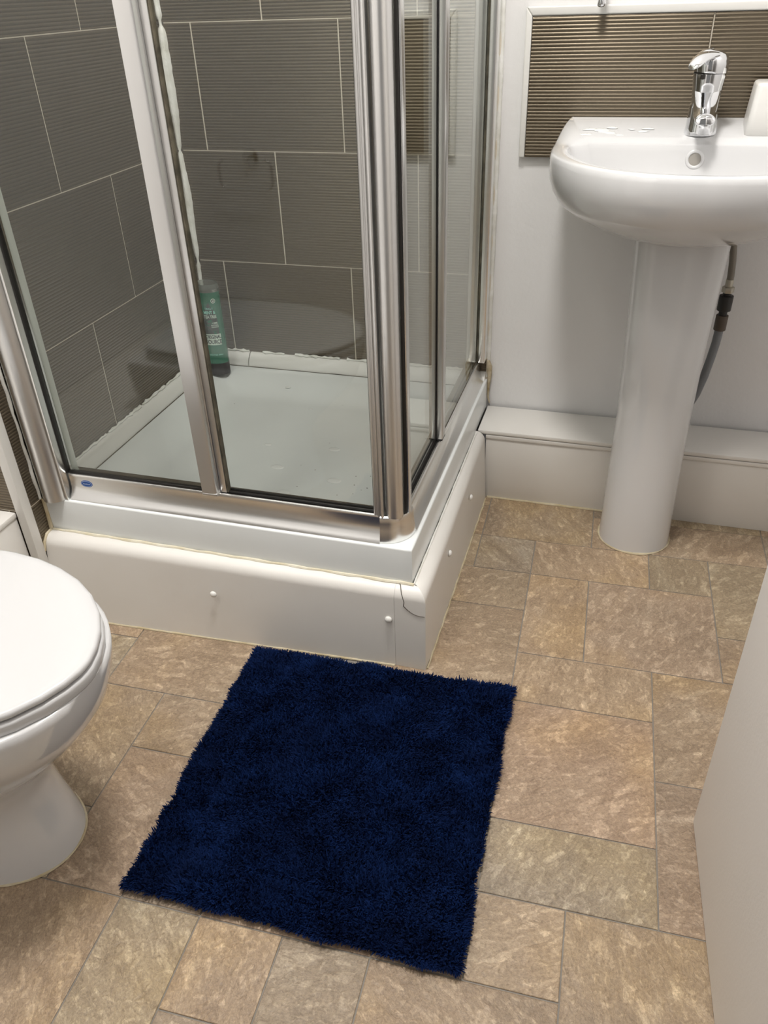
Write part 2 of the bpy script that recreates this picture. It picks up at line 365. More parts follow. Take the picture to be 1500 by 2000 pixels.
# corner block: mitred meeting of the two rounded edges
prof = [(0,.0005)]+[(.022-.022*math.cos(k/8*PI/2), .158+.022*math.sin(k/8*PI/2)) for k in range(9)]+[(.0,.180)]
mb = MB()
def cring(x):   # end of the front at x = .7075 .. corner at .763
    return [(x, lerp(-.7475,-.7462,(x-.7075)/.0555)+d if False else -.7470+d, z) for d, z in prof[:-1]]+[(x, -.7265, .180), (x, -.7265, .0005)]
cr0 = cring(.7075); cr1 = []
for d, z in prof[:-1]: cr1.append((.7640-d, -.7470+d, z))
cr1 += [(.7375, -.7265, .180), (.7375, -.7265, .0005)]
under(mb.loft([cr0, cr1]).build('corner_block', M['gloss'], angle=50), pl)
def side_ring(y):
    pts = [(.7650, y, .0005)]
    for k in range(9):
        a = k/8*PI/2; pts.append((lerp(.7575,.7640,sstep(-.135,-.70,y))-.022+.022*math.cos(a), y, .158+.022*math.sin(a)))
    return pts + [(.7378, y, .180), (.7378, y, .0005)]
cr2 = []
for d, z in prof[:-1]: cr2.append((.7640-d, -.7468+d, z))
cr2 += [(.7378, -.7262, .180), (.7378, -.7262, .0005)]
ys = [-.70,-.55,-.42,-.28,-.137]
mb = MB().loft([cr2]+[side_ring(y) for y in ys])
under(mb.build('side_panel', M['gloss'], angle=50), pl)
for p, nrm in (((.360,-.7625,.113),'f'), ((.697,-.7485,.111),'f'), ((.7640,-.552,.128),'s'), ((.7635,-.337,.124),'s')):
    n_ = 20; rings = []
    for r_, h_ in ((.0066,0),(.0066,.0018),(.0052,.0040),(.0028,.0052),(.0004,.0056)):
        rings.append([((p[0]+r_*math.cos(2*PI*k/n_), p[1]-h_, p[2]+r_*math.sin(2*PI*k/n_)) if nrm == 'f' else (p[0]+h_, p[1]+r_*math.cos(2*PI*k/n_), p[2]+r_*math.sin(2*PI*k/n_))) for k in range(n_)])
    under(MB().loft(rings).build('screw_cap', M['trim'], angle=50), pl)
# hairline crack over the corner block
cp = [(.712,-.7268,.1806),(.7165,-.7335,.1802),(.7185,-.7395,.1766),(.7205,-.7440,.1702),(.7235,-.7464,.163),(.7255,-.7472,.154),(.7245,-.7474,.146),(.731,-.7474,.139),(.7385,-.7474,.133),(.746,-.7474,.1295),(.754,-.7474,.128),(.7625,-.7472,.1285)]
under(MB().tube(cp, [.0007]*8+[.0006]*4, 5).build('crack', M['crack']), pl)
# old sealant: tray joint and floor joint
mb = MB(); mb.tube([(.004+k*.0245, -.7275-.001*math.sin(k*2.1), .1808) for k in range(31)], [.0022+.0014*random.random() for k in range(31)], 6)
under(mb.build('tray_sealant', M['creamseal']), pl)
mb = MB(); mb.tube([(.7385, -.727+k*.02, .1803) for k in range(30)], [.0016+.0012*random.random() for k in range(30)], 6)
under(mb.build('tray_sealant', M['silicone']), pl)
mb = MB(); mb.tube([(.006+k*.02, lerp(-.782,-.7475,k*.02/.71)-.001, .001) for k in range(36)], [.0014+.0012*random.random() for k in range(36)], 6)
mb.tube([(.7662+.0006*math.sin(k*2.3), -.742+k*.02, .0008) for k in range(31)], [.0012+.0010*random.random() for k in range(31)], 6)
under(mb.build('floor_sealant', M['oldseal']), pl)
mb = MB(); mb.tube([(.0016,-.7265,.2515),(.0016,-.727,.22),(.0016,-.728,.184)], [.004,.0035,.0045], 8)
mb.tube([(.002,-.729,.181),(.002,-.745,.1795),(.002,-.757,.168),(.002,-.762,.15)], [.003,.0028,.003,.002], 8)
under(mb.build('end_sealant', M['oldseal']), pl)

# ------------------------------------------------------------------ shower tray
ty = thing('shower_tray', 'white acrylic shower tray with shallow dished floor, on the boxed plinth', 'shower tray', (.37,-.36,.18))
TX, TY = .7356, -.725
def tray_z(x, y):
    df = y-TY; dr = TX-x; dl = x; db = -y
    rim = min(df, dr)
    zf = .238
    inside = min(df-.052, dr-.052, dl-.03, db-.04)
    zf -= .032*sstep(0, .10, inside)+.008*sstep(.05,.3,inside)
    return lerp(.2515, zf, sstep(.040, .056, rim))
NX, NY = 90, 90
gx = sorted(set(list(np.linspace(.0005, TX-.003, NX))+[TX-.040-.002*k for k in range(10)])); gy = sorted(set(list(np.linspace(TY+.003, -.0005, NY))+[TY+.040+.002*k for k in range(10)]))
vs = [(x, y, tray_z(x, y)) for y in gy for x in gx]; nx, ny = len(gx), len(gy)
fs = [(j*nx+i, j*nx+i+1, (j+1)*nx+i+1, (j+1)*nx+i) for j in range(ny-1) for i in range(nx-1)]
mb = MB().add(vs, fs)
# rounded lip and outer faces
lip = []
path = [(gx[0], gy[0], 0,-1), (gx[-1], gy[0], None, None), (gx[-1], gy[-1], 1, 0)]
edge = [(x, gy[0], 0, -1) for x in gx[:-1]]+[(gx[-1], gy[0], .7, -.7)]+[(gx[-1], y, 1, 0) for y in gy[1:]]
rows = []
for x, y, nx_, ny_ in edge: rows.append([(x, y, .2515)]+[(x+nx_*d*(1 if abs(nx_)+abs(ny_) == 1 else 1.2), y+ny_*d*(1 if abs(nx_)+abs(ny_) == 1 else 1.2), z) for d, z in ((.0012,.2512),(.0024,.2500),(.003,.248),(.003,.1802))])
mb.loft(rows, False, False, close=False)
under(mb.build('tray_shell', M['acrylic'], angle=60), ty)
def quad_strip(x0, x1, back=True):
    pr = [(0,.234),(-.024,.234),(-.0245,.238),(-.020,.252),(-.011,.264),(-.004,.269),(0,.270)]
    mb = MB()
    if back: mb.prism(pr, 'x', x0, x1)
    else: mb.prism([(-a, b) for a, b in pr], 'y', x0, x1)
    return mb.build('seal_strip', M['trim'], angle=50)
under(quad_strip(.024, .1135), ty); under(quad_strip(.1165, .731), ty); under(quad_strip(-.672, -.001, False), ty)
mb = MB()
mb.tube([(.024+k*.0165, -.0252, .2386+.0003*math.sin(k)) for k in range(43)], .0011, 5)
mb.tube([(.0252, -.67+k*.016, .2386) for k in range(41)], .0011, 5)
under(mb.build('dirt_line', M['grime']), ty)
mb = MB()
for x0, x1 in ((.03,.112),(.15,.21),(.24,.36),(.38,.46),(.47,.70)):
    n_ = max(4, int((x1-x0)/.008)); mb.tube([(lerp(x0,x1,k/n_), -.003, .271+.003*random.random()) for k in range(n_+1)], [.0018+.0034*random.random()**2 for k in range(n_+1)], 6)
for y0, y1 in ((-.64,-.50),(-.49,-.36),(-.35,-.25),(-.24,-.10),(-.09,-.02)):
    n_ = max(4, int((y1-y0)/.008)); mb.tube([(.003, lerp(y0,y1,k/n_), .271+.003*random.random()) for k in range(n_+1)], [.0018+.0030*random.random()**2 for k in range(n_+1)], 6)
under(mb.build('ragged_sealant', M['silicone']), ty)
for (x, y, r_) in ((.455,-.33,.011),(.36,-.43,.012),(.50,-.46,.013),(.415,-.53,.012),(.545,-.55,.010),(.30,-.34,.007),(.335,-.16,.005),(.25,-.09,.006),(.49,-.56,.009)):
    n_ = 18; z_ = tray_z(x, y)
    rings = [[(x+q*r_*1.25*math.cos(2*PI*k/n_), y+q*r_*.8*math.sin(2*PI*k/n_), tray_z(x,y)+h_) for k in range(n_)] for q, h_ in ((1,.0002),(.93,.0009),(.7,.0014),(.3,.0016),(.05,.0016))]
    under(MB().loft(rings, cap0=False).build('water_drop', M['dropmat'], angle=70), ty)
mb = MB()
for k in range(46):
    x, y = random.uniform(.40,.66), random.uniform(-.645,-.40) if k % 3 else random.uniform(-.655,-.60)
    if k < 6: x, y = random.uniform(.1,.6), random.uniform(-.4,-.1)
    r_ = random.uniform(.0006,.0017); z_ = tray_z(x, y)+.0002
    mb.add([(x+r_*math.cos(a)*random.uniform(.6,1.5), y+r_*math.sin(a), z_) for a in (0,1.05,2.1,3.14,4.2,5.24)], [(0,1,2,3,4,5)])
tag(under(mb.build('dirt_speck', M['grime'], smooth=False), ty), kind='stuff')

# ------------------------------------------------------------------ shower enclosure
en = thing('shower_enclosure', 'corner shower enclosure of clear sliding glass panes in satin aluminium frame', 'shower enclosure', (.37,-.36,.25))
def E(mb, name, mt, **kw): return under(mb.build(name, mt, **kw), en)
ZT = 1.86; ZR = .302
RP = [(.0030,.2522),(.0028,.2536),(-.0010,.2586),(-.0055,.2650),(-.0084,.2720),(-.0094,.2800),(-.0096,.2960),(-.0088,.2990),(-.0098,.3020),(-.0125,.3030),(-.0138,.3012),(-.0160,.3012),(-.0165,.2950),(-.0195,.2950),(-.0200,.3012),(-.0240,.3012),(-.0245,.2950),(-.0275,.2950),(-.0280,.3012),(-.0390,.3012),(-.0395,.2522)]
FY, FX = -.7165, .7265
railf = E(MB().prism([(FY-d, z) for d, z in RP], 'x', .060, .6765), 'front_rail', M['alu2'], angle=35)
E(MB().prism([(FX+d, z) for d, z in RP], 'y', FY+.0502, -.006), 'side_rail', M['alu2'], angle=35)
CP = [(0,.2522),(-.0004,.262),(-.0022,.276),(-.0036,.290),(-.0034,.297),(-.0046,.3015),(-.0075,.3035),(-.0095,.3022),(-.0125,.3022),(-.0395,.3022),(-.0395,.2522)]
cc = (FX-.050, FY+.050); rings = []
for k in range(17):
    a = -PI/2+PI/2*k/16; rings.append([(cc[0]+(.0505+d)*math.cos(a), cc[1]+(.0505+d)*math.sin(a), z) for d, z in CP])
E(MB().loft(rings), 'corner_cap', M['alu2'], angle=35)
E(MB().box(.0595,.6765,FY+.0164,FY+.0196,.296,.3005).box(.0595,.6765,FY+.0244,FY+.0276,.296,.3005), 'track_groove', M['rubber'], smooth=False)
E(MB().box(FX-.0196,FX-.0164,FY+.052,-.012,.296,.3005).box(FX-.0276,FX-.0244,FY+.052,-.012,.296,.3005), 'track_groove', M['rubber'], smooth=False)
# top rail (above the frame of the picture)
E(MB().box(.06,FX,FY+.002,FY+.040,ZT,ZT+.035), 'top_rail', M['alu'], bevel=.003)
E(MB().box(FX-.040,FX-.002,FY+.04,-.004,ZT,ZT+.035), 'top_rail', M['alu'], bevel=.003)
# left wall jamb: a half round tube, two flanges and a pale inner seal
def halfround(cx_, cy_, rx, ry, a0, a1, n_=14): return [(cx_+rx*math.cos(lerp(a0,a1,k/n_)), cy_+ry*math.sin(lerp(a0,a1,k/n_))) for k in range(n_+1)]
jp = halfround(.0265,-.712,.0255,.030, PI, 2*PI)+[(.052,-.690),(.001,-.690)]
E(MB().prism(jp, 'z', .2522, ZT), 'wall_jamb', M['alu'], angle=35)
E(MB().box(.0526,.0575,-.7235,-.690,.2522,ZT), 'jamb_flange', M['alu2'], bevel=.0008)
E(MB().box(.0576,.0596,-.7080,-.6975,.3032,ZT), 'jamb_gasket', M['rubber'], smooth=False)
E(MB().prism([(.0575,-.6895),(.0575,-.672),(.002,-.672),(.002,-.6895)], 'z', .2525, ZT), 'inner_seal', M['seal'], bevel=.002)
mb = MB(); mb.tube([(.0022, -.7335+.0012*math.sin(k*1.9), .254+k*.02) for k in range(80)], [.0024+.0014*random.random() for k in range(80)], 6)
E(mb, 'jamb_sealant', M['silicone'])
# right wall jamb against the back wall
E(MB().box(FX-.0100,FX+.0060,-.034,.0075,.3040,ZT), 'wall_jamb', M['alu2'], bevel=.003)
E(MB().box(FX-.0150,FX-.0106,-.028,.0,.3040,ZT), 'jamb_gasket', M['grime'], smooth=False)
E(MB().box(FX-.0390,FX-.0156,-.030,.0,.3040,ZT), 'jamb_flange', M['alu'], bevel=.002)
mb = MB(); mb.tube([(FX+.0085, .005+.001*math.sin(k*1.3), .256+k*.02) for k in range(80)], [.0045+.0014*random.random() for k in range(80)], 8)
E(mb, 'jamb_sealant', M['silicone'])
mb = MB(); mb.tube([(FX+.010,-.004,.300),(FX+.0125,-.003,.285),(FX+.014,-.002,.262),(FX+.0125,-.002,.235),(FX+.012,-.001,.205),(FX+.016,.003,.188)], [.004,.0075,.005,.003,.0025,.002], 8)
E(mb, 'mouldy_sealant', M['mould'])
# panes: fixed and sliding on each side
def pane(x0,x1,y0,y1,z0,z1): 
    o = E(MB().box(x0,x1,y0,y1,z0,z1), 'glass_pane', M['glass'], smooth=False); return o
pane(.0600,.3560,FY+.0128,FY+.0168,.3035,ZT)
pane(.3720,.6680,FY+.0205,FY+.0245,.3035,ZT)
pane(FX-.0168,FX-.0128,-.405,-.030,.3035,ZT)
pane(FX-.0245,FX-.0205,-.672,-.388,.3035,ZT)
# dark bottom gaskets
E(MB().box(.0610,.3480,FY+.0115,FY+.0180,.3015,.3075), 'bottom_gasket', M['rubber'], bevel=.001)
E(MB().box(.3880,.6640,FY+.0180,FY+.0215,.3015,.3060).box(.3880,.6640,FY+.0235,FY+.0265,.3015,.3085), 'bottom_gasket', M['rubber'], bevel=.0008)
E(MB().box(FX-.0185,FX-.0125,-.37,-.034,.3015,.3068), 'bottom_gasket', M['grime'], bevel=.001)
E(MB().box(FX-.0285,FX-.0195,-.672,-.420,.3015,.3085), 'bottom_gasket', M['rubber'], bevel=.001)
# stiles of the front
sp = [(x+.001, y+.0075) for x, y in [(.3465,-.7250),(.3690,-.7250),(.3735,-.7232),(.3752,-.7195),(.3752,-.7160),(.3738,-.7152),(.3738,-.7130),(.3752,-.7122),(.3752,-.7110),(.3465,-.7110)]]
E(MB().prism(sp, 'z', .3035, ZT), 'stile', M['alu'], angle=30)
E(MB().prism([(.3472,-.7181),(.3705,-.7181),(.3755,-.7161),(.3772,-.7115),(.3772,-.7036),(.3472,-.7036)], 'z', .3022, .3075), 'stile_end_cap', M['alu'], bevel=.0008)
E(MB().box(.3452,.3474,-.7120,-.6990,.3035,ZT), 'gasket', M['rubber'], smooth=False)
E(MB().box(.3640,.3880,-.7030,-.6985,.3040,ZT).box(.3640,.3860,-.6980,-.6900,.3040,ZT), 'stile', M['alu'], bevel=.0006)
E(MB().box(.3882,.3908,-.7005,-.6910,.3040,ZT), 'gasket', M['grime'], smooth=False)
# stiles of the side
E(MB().box(FX-.0195,FX-.0065,-.424,-.400,.3045,ZT), 'stile', M['alu'], bevel=.002)
E(MB().box(FX-.0200,FX-.0070,-.4245,-.3985,.3025,.3044), 'stile_end_cap', M['rubber'], smooth=False)
E(MB().box(FX-.0275,FX-.0205,-.430,-.385,.3045,ZT), 'stile', M['alu'], bevel=.001)
E(MB().box(FX-.0204,FX-.0196,-.428,-.398,.3045,ZT), 'gasket', M['rubber'], smooth=False)
# closing posts at the corner
rp = [(.6650,-.7030),(.6650,-.7068),(.6668,-.7085),(.6690,-.7085),(.6700,-.7070),(.6715,-.7070),(.6722,-.7100),(.6740,-.7128),(.6764,-.7128),(.6772,-.7098),(.6786,-.7098),(.6794,-.7125),(.6816,-.7130),(.6832,-.7110),(.6840,-.7040),(.6840,-.6900),(.6650,-.6900)]
E(MB().prism(rp, 'z', .3028, ZT), 'ribbed_stile', M['alu'], angle=30)
E(MB().box(.6632,.6649,-.7030,-.6900,.3040,ZT), 'gasket', M['rubber'], smooth=False)
pp = halfround(.7000,-.6985,.0145,.0150, -PI*1.02, PI*.08, 16)+[(.7120,-.686),(.6880,-.686)]
E(MB().prism(pp, 'z', .3030, ZT), 'corner_post', M['alu'], angle=35)
E(MB().box(.7145,.7190,-.6930,-.6790,.3036,ZT), 'magnetic_seal', M['black'], bevel=.0008)
E(MB().box(.7192,.7222,-.6900,-.6720,.3036,ZT), 'side_stile', M['alu2'], bevel=.0008)
E(MB().box(.7030,.7140,-.6720,-.6660,.3036,ZT), 'pale_seal', M['seal'], bevel=.001)
# blue oval badge on the front rail
def oval(cx_, z_, a, b, y, n_=40, th=.0006):
    return MB().loft([[(cx_+a*math.cos(2*PI*k/n_), y+th, z_+b*math.sin(2*PI*k/n_)) for k in range(n_)], [(cx_+a*math.cos(2*PI*k/n_), y, z_+b*math.sin(2*PI*k/n_)) for k in range(n_)]])
by = FY+.0091
bd = under(oval(.0955,.2842,.0125,.0072,by).build('badge', M['badge']), en); bd['label'] = 'blue oval badge'
mb = MB(); n_ = 40
r1 = [(.0955+.0112*math.cos(2*PI*k/n_), by-.0002, .2842+.0061*math.sin(2*PI*k/n_)) for k in range(n_)]; r0 = [(.0955+.0105*math.cos(2*PI*k/n_), by-.0002, .2842+.0055*math.sin(2*PI*k/n_)) for k in range(n_)]
mb.loft([r1, r0], False, False)
for k in range(7):
    x = .0885+k*.0022; z = .2840; h_ = .0024 if k in (0,3) else .0016
    mb.add([(x,by-.0002,z-.0010),(x+.0013,by-.0002,z-.0010),(x+.0016,by-.0002,z-.001+h_),(x+.0003,by-.0002,z-.001+h_)], [(0,1,2,3)])
q = mb.build('badge_print', M['white_print'], smooth=False); q.parent = bd

# ------------------------------------------------------------------ splashback
sb = thing('splashback', 'ribbed bronze tile splashback with white edge trim behind the basin', 'splashback', (1.1,.004,.75))
for x0, x1 in ((.793,1.1152),(1.1178,1.446)):
    under(MB().box(0,x1-x0,0,.0115,0,.2455).build('wall_tile', M['tile'], None, (x0,-.0038,.7505), smooth=False, bevel=.0006, seg=1), sb)
under(MB().box(.793,1.446,-.001,.0076,.7505,.9955).build('grout_bed', M['grout'], smooth=False), sb)
tp = [(.0078),]
under(MB().loft([[(.7805,-.006,.7495),(.7925,-.006,.7495),(.7925,.0078,.7495),(.7805,.0078,.7495)],[(.7805,-.006,1.0120),(.7925,-.006,.9970),(.7925,.0078,.9970),(.7805,.0078,1.0120)]]).build('edge_trim', M['trim'], bevel=.0028, seg=3), sb)
under(MB().loft([[(.7805,-.006,1.0122),(.7805,.0078,1.0122),(.7925,.0078,.9972),(.7925,-.006,.9972)],[(1.4600,-.006,1.0122),(1.4600,.0078,1.0122),(1.4600,.0078,.9972),(1.4600,-.006,.9972)]]).build('edge_trim', M['trim'], bevel=.0028, seg=3), sb)

# ------------------------------------------------------------------ wash basin
BX = 1.117
def zrim(y): return lerp(.826, .800, sstep(0., -.16, y))
def hw(y):   # half width of the rim outline at depth y
    if y > -.17: return .2535-.0155*((y+.17)/.17)**2
    u = min(1, (-.17-y)/.262); return .2535*(1-u**2.35)**(1/2.2)
def outline(n_=96):
    ys = [-.432*(1-math.cos(PI*.5*k/(n_//2)))**.0001 if False else 0 for k in range(0)]
    L = []
    for k in range(n_//2+1):
        s = k/(n_//2)
        y = -.0005-(.4315)*(math.sin(s*PI/2)**1.0)
        L.append((-hw(max(y,-.4319)) if k < n_//2 else 0, y))
    return L+[(-x, y) for x, y in L[-2::-1]]
OL = outline(); NB = len(OL)
def bring(sc, z, cy_=-.17, lift=0, zabs=None, off=0):
    r_ = []
    for x, y in OL:
        X = x*sc; Y = (y-cy_)*sc+cy_ if y < cy_ else y
        r_.append((BX+X, min(Y, .0074) if False else Y, (zrim(y)+z) if zabs is None else zabs))
    return r_
def ell(cx_, cy_, rx, ryf, ryb, z):
    r_ = []
    for i, (x, y) in enumerate(OL):
        a = math.atan2((y+.17)/.262 if y < -.17 else (y+.17)/.17, x/.2535)
        r_.append((BX+cx_+rx*math.cos(a), cy_+(ryf if math.sin(a) < 0 else ryb)*math.sin(a), z))
    return r_
def mixr(a, b, t_): return [tuple(lerp(p, q, t_) for p, q in zip(u, v)) for u, v in zip(a, b)]
wb = thing('wash_basin', 'white ceramic wash basin on its pedestal below the ribbed splashback', 'wash basin', (BX,-.2,.62))
lowE = ell(0,-.165,.100,.103,.100,.655)
outer = [lowE]
r_a = bring(.972,-.062); r_b = bring(.995,-.044); r_c = bring(1.003,-.027); r_d = bring(1.001,-.012); r_e = bring(.993,-.0035); r_f = bring(.978,0)
belly = [(x, y, z) for x, y, z in bring(.930,-.080)]
def undermix(t_, zz):
    m_ = mixr(lowE, belly, t_); return [(p[0], p[1], lerp(.655, q[2], zz)) for p, q in zip(m_, belly)]
outer += [undermix(.16,.07), undermix(.34,.20), undermix(.52,.36), undermix(.70,.55), undermix(.86,.76), undermix(.95,.91), belly, r_a, r_b, r_c, r_d, r_e, r_f]
# inner bowl: deck at the back with the bowl cut in
bowl = []
def inner(t_, z):   # bowl opening outlines
    r_ = []
    for x, y in OL:
        a = math.atan2((y+.285)/.15 if False else (y+.17), x*(.262/.2535))
        c_, s_ = math.cos(a), math.sin(a)
        rx, ryf, ryb = .226*t_, .243*t_, .055*t_
        yy = -.170+(ryf if s_ < 0 else ryb)*s_*1.0
        ex = rx*(abs(c_)**.86)*(1 if c_ >= 0 else -1)
        r_.append((BX+ex, yy-(1-t_)*.06, z if z is not None else 0))
    return r_
def inz(ring, dz): return [(x, y, zrim(y)+dz) for x, y, z in ring]
bowl = [inz(inner(1.0, None), -.0006), inz(inner(.985, None), -.004), inz(inner(.965, None), -.014), inner(.93, .765), inner(.86, .735), inner(.72, .708), inner(.5, .690), inner(.25, .684), inner(.06, .682)]
rings = outer + bowl
bz = MB().loft(rings)
under(bz.build('bowl', M['ceramic'], angle=55), wb)
# overflow
oc = (1.1135, -.1352, .7775)
OV = True
def disc(c_, r_, nrm, th, n_=28):
    nv = Vector(nrm).normalized(); a = nv.cross(Vector((1,0,0))).normalized(); b = nv.cross(a)
    return [[tuple(Vector(c_)+a*r_*math.cos(2*PI*k/n_)+b*r_*math.sin(2*PI*k/n_)+nv*h_) for k in range(n_)] for h_ in (-.012, th)]
nv = Vector((0,-1,.13)).normalized(); oa = Vector((1,0,0)); ob_ = nv.cross(oa)
def odisc(prof): return [[tuple(Vector((1.116,-.1436,.7757))+oa*r_*math.cos(2*PI*k/28)+ob_*r_*math.sin(2*PI*k/28)+nv*h_) for k in range(28)] for r_, h_ in prof]
ov = under(MB().loft(odisc([(.0165,-.004),(.0165,.0008),(.0150,.0022),(.0125,.0024),(.0108,.0012),(.0104,-.003)]), False, False).build('overflow_ring', M['ceramic'], angle=60), wb)
MB().loft(odisc([(.0106,-.004),(.0106,.0002)])).build('overflow_cap', M['overflow'], ov)
for k in range(11):
    x_ = BX+random.uniform(-.215,-.085); y_ = random.uniform(-.100,-.062); r_ = random.uniform(.003,.010); n_ = 14
    ph = [random.uniform(.75,1.25) for _ in range(n_)]
    under(MB().loft([[(x_+q*r_*1.5*ph[i]*math.cos(2*PI*i/n_), y_+q*r_*.55*ph[i]*math.sin(2*PI*i/n_), zrim(y_+q*r_*.55*ph[i]*math.sin(2*PI*i/n_))-.0006+h_) for i in range(n_)] for q, h_ in ((1,-.0003),(.9,.0006),(.6,.0011),(.1,.0013))], cap0=False).build('water_drop', M['dropmat'], angle=70), wb)
# small chip on the pedestal joint
under(MB().lathe((1.084,-.2575,.6555), [(.0001,-.002),(.0036,-.0012),(.0036,.0012),(.0001,.002)], 10).build('chip', M['dark']), wb)

# pedestal
pd = thing('basin_pedestal', 'white ceramic pedestal column standing on the floor under the basin', 'pedestal', (1.115,-.21,0))
def pring(z, hwx, yf, yb, nf, n_=48):
    r_ = []
    for k in range(n_):
        a = 2*PI*k/n_; c_, s_ = math.cos(a), math.sin(a)
        cx_ = 1.1155; cy_ = (yf+yb)/2; ry = (yb-yf)/2
        e = 2/nf
        r_.append((cx_+hwx*abs(c_)**e*(1 if c_ >= 0 else -1), cy_+ry*abs(s_)**e*(1 if s_ >= 0 else -1), z))
    return r_
PR = [(0,.0755,-.288,-.140,2.2),(.02,.0752,-.288,-.140,2.2),(.15,.0735,-.282,-.132,2.3),(.30,.0735,-.274,-.120,2.5),(.42,.0755,-.268,-.108,2.9),(.52,.0785,-.265,-.100,3.4),(.60,.0820,-.258,-.095,3.8),(.655,.0840,-.258,-.092,4.0)]
under(MB().loft([pring(*p) for p in PR]).build('column', M['ceramic'], angle=60), pd)
mb = MB(); mb.tube([(1.1155+.0765*math.cos(a), -.214+.0755*math.sin(a), .0012) for a in np.linspace(PI*.86, PI*2.14, 40)], [.0018+.0014*random.random() for k in range(40)], 6)
under(mb.build('floor_sealant', M['oldseal']), pd)

# mixer tap
TC = (1.1205, -.083); ZD = .8085
tp = thing('mixer_tap', 'chrome single lever mixer tap on the basin deck', 'tap', (TC[0],TC[1],ZD))
n_ = 40; rings = []
for r_, z0, sl in ((.0285,0,0),(.0288,.002,0),(.0272,.012,.0),(.0262,.026,.3),(.0258,.040,.9),(.0245,.0425,1.0),(.0225,.0425,1.0)):
    rings.append([(TC[0]+r_*math.cos(2*PI*k/n_), TC[1]+r_*math.sin(2*PI*k/n_), ZD+z0+sl*(.0075*-math.cos(2*PI*k/n_)+.003*math.sin(2*PI*k/n_))) for k in range(n_)])
under(MB().loft(rings).build('base_collar', M['chrome'], angle=45), tp)
under(MB().lathe((TC[0],TC[1],ZD), [(.0225,.035),(.0232,.045),(.0242,.062),(.0260,.080),(.0278,.094),(.0278,.0985)], 40).build('body', M['chrome'], angle=45), tp)
rings = []
for t_ in np.linspace(0, 1, 13):
    y = TC[1]-.006-t_*.084; z = ZD+.074-.040*t_-.010*math.sin(t_*PI); w_ = lerp(.0240,.0165,t_**.8); h_ = lerp(.0180,.0095,t_)
    rings.append([(TC[0]+w_*math.cos(2*PI*k/28), y+h_*.35*math.sin(2*PI*k/28), z+h_*math.sin(2*PI*k/28)) for k in range(28)])
rings.append([(TC[0]+.0145*math.cos(2*PI*k/28), TC[1]-.0915+.003*math.sin(2*PI*k/28), ZD+.0335+.0070*math.sin(2*PI*k/28)) for k in range(28)])
under(MB().loft(rings).build('spout', M['chrome'], angle=60), tp)
under(MB().lathe((TC[0]+.001,TC[1]-.083,ZD+.012), [(.0105,0),(.0118,.001),(.0118,.016)], 28).build('aerator', M['chrome']), tp)
under(MB().lathe((TC[0],TC[1],ZD), [(.0272,.0983),(.0272,.1000)], 40).build('joint_ring', M['dark']), tp)
# lever: domed head and tapering arm swung to the left
rings = []
for r_, z in ((.0282,.1002),(.0292,.107),(.0296,.114),(.0284,.122),(.0240,.129),(.0160,.1335),(.006,.1350),(.0005,.1352)):
    rings.append([(TC[0]+r_*math.cos(2*PI*k/n_), TC[1]+r_*math.sin(2*PI*k/n_), ZD+z-.0015*math.cos(2*PI*k/n_)) for k in range(n_)])
lv = under(MB().loft(rings).build('lever', M['chrome'], angle=60), tp)
rings = []
for t_ in np.linspace(0, 1, 12):
    p = Vector((TC[0], TC[1], ZD+.126)).lerp(Vector((TC[0]-.0330, TC[1]-.064, ZD+.110)), t_); p.z += .007*math.sin(t_*PI*.9)
    d_ = Vector((-.033,-.064,0)).normalized(); s_ = Vector((d_.y,-d_.x,0)); w_ = lerp(.0215,.0105,t_**1.2)*(1 if t_ < .97 else .72); h_ = lerp(.0080,.0034,t_)
    rings.append([tuple(p+s_*w_*math.cos(2*PI*k/24)+Vector((0,0,1))*h_*math.sin(2*PI*k/24)) for k in range(24)])
q = MB().loft(rings).build('lever_arm', M['chrome'], angle=60); q.parent = lv
under(MB().lathe((TC[0]-.012,TC[1]-.0262,ZD+.0945), [(.0001,-.004),(.004,-.003),(.004,.003),(.0001,.004)], 14).build('indicator_dot', M['dark']), tp)

# white box on the deck
wx = thing('plastic_box', 'white rounded plastic box standing on the basin deck right of the tap', 'box', (1.245,-.06,.807))
def rrect(x0,x1,y0,y1,r_,z,n_=6):
    L = []
    for cx_, cy_, a0 in ((x1-r_,y1-r_,0),(x0+r_,y1-r_,PI/2),(x0+r_,y0+r_,PI),(x1-r_,y0+r_,PI*1.5)):
        L += [(cx_+r_*math.cos(a0+PI/2*k/n_), cy_+r_*math.sin(a0+PI/2*k/n_), z) for k in range(n_+1)]
    return L
rings = [rrect(1.197,1.300,-.098,-.016,.010,.8075), rrect(1.1955,1.3015,-.0995,-.0155,.011,.8095), rrect(1.1985,1.2990,-.097,-.017,.011,.850), rrect(1.2015,1.2960,-.094,-.019,.011,.886), rrect(1.2030,1.2945,-.0925,-.0205,.010,.8895), rrect(1.2065,1.291,-.089,-.024,.008,.8915)]
under(MB().loft(rings).build('shell', M['trim'], angle=50), wx)
under(MB().prism([(p[0],p[1]) for p in rrect(1.1962,1.3008,-.0988,-.0162,.010,0)], 'z', .8060, .8074).build('foot_ring', M['dark']), wx)

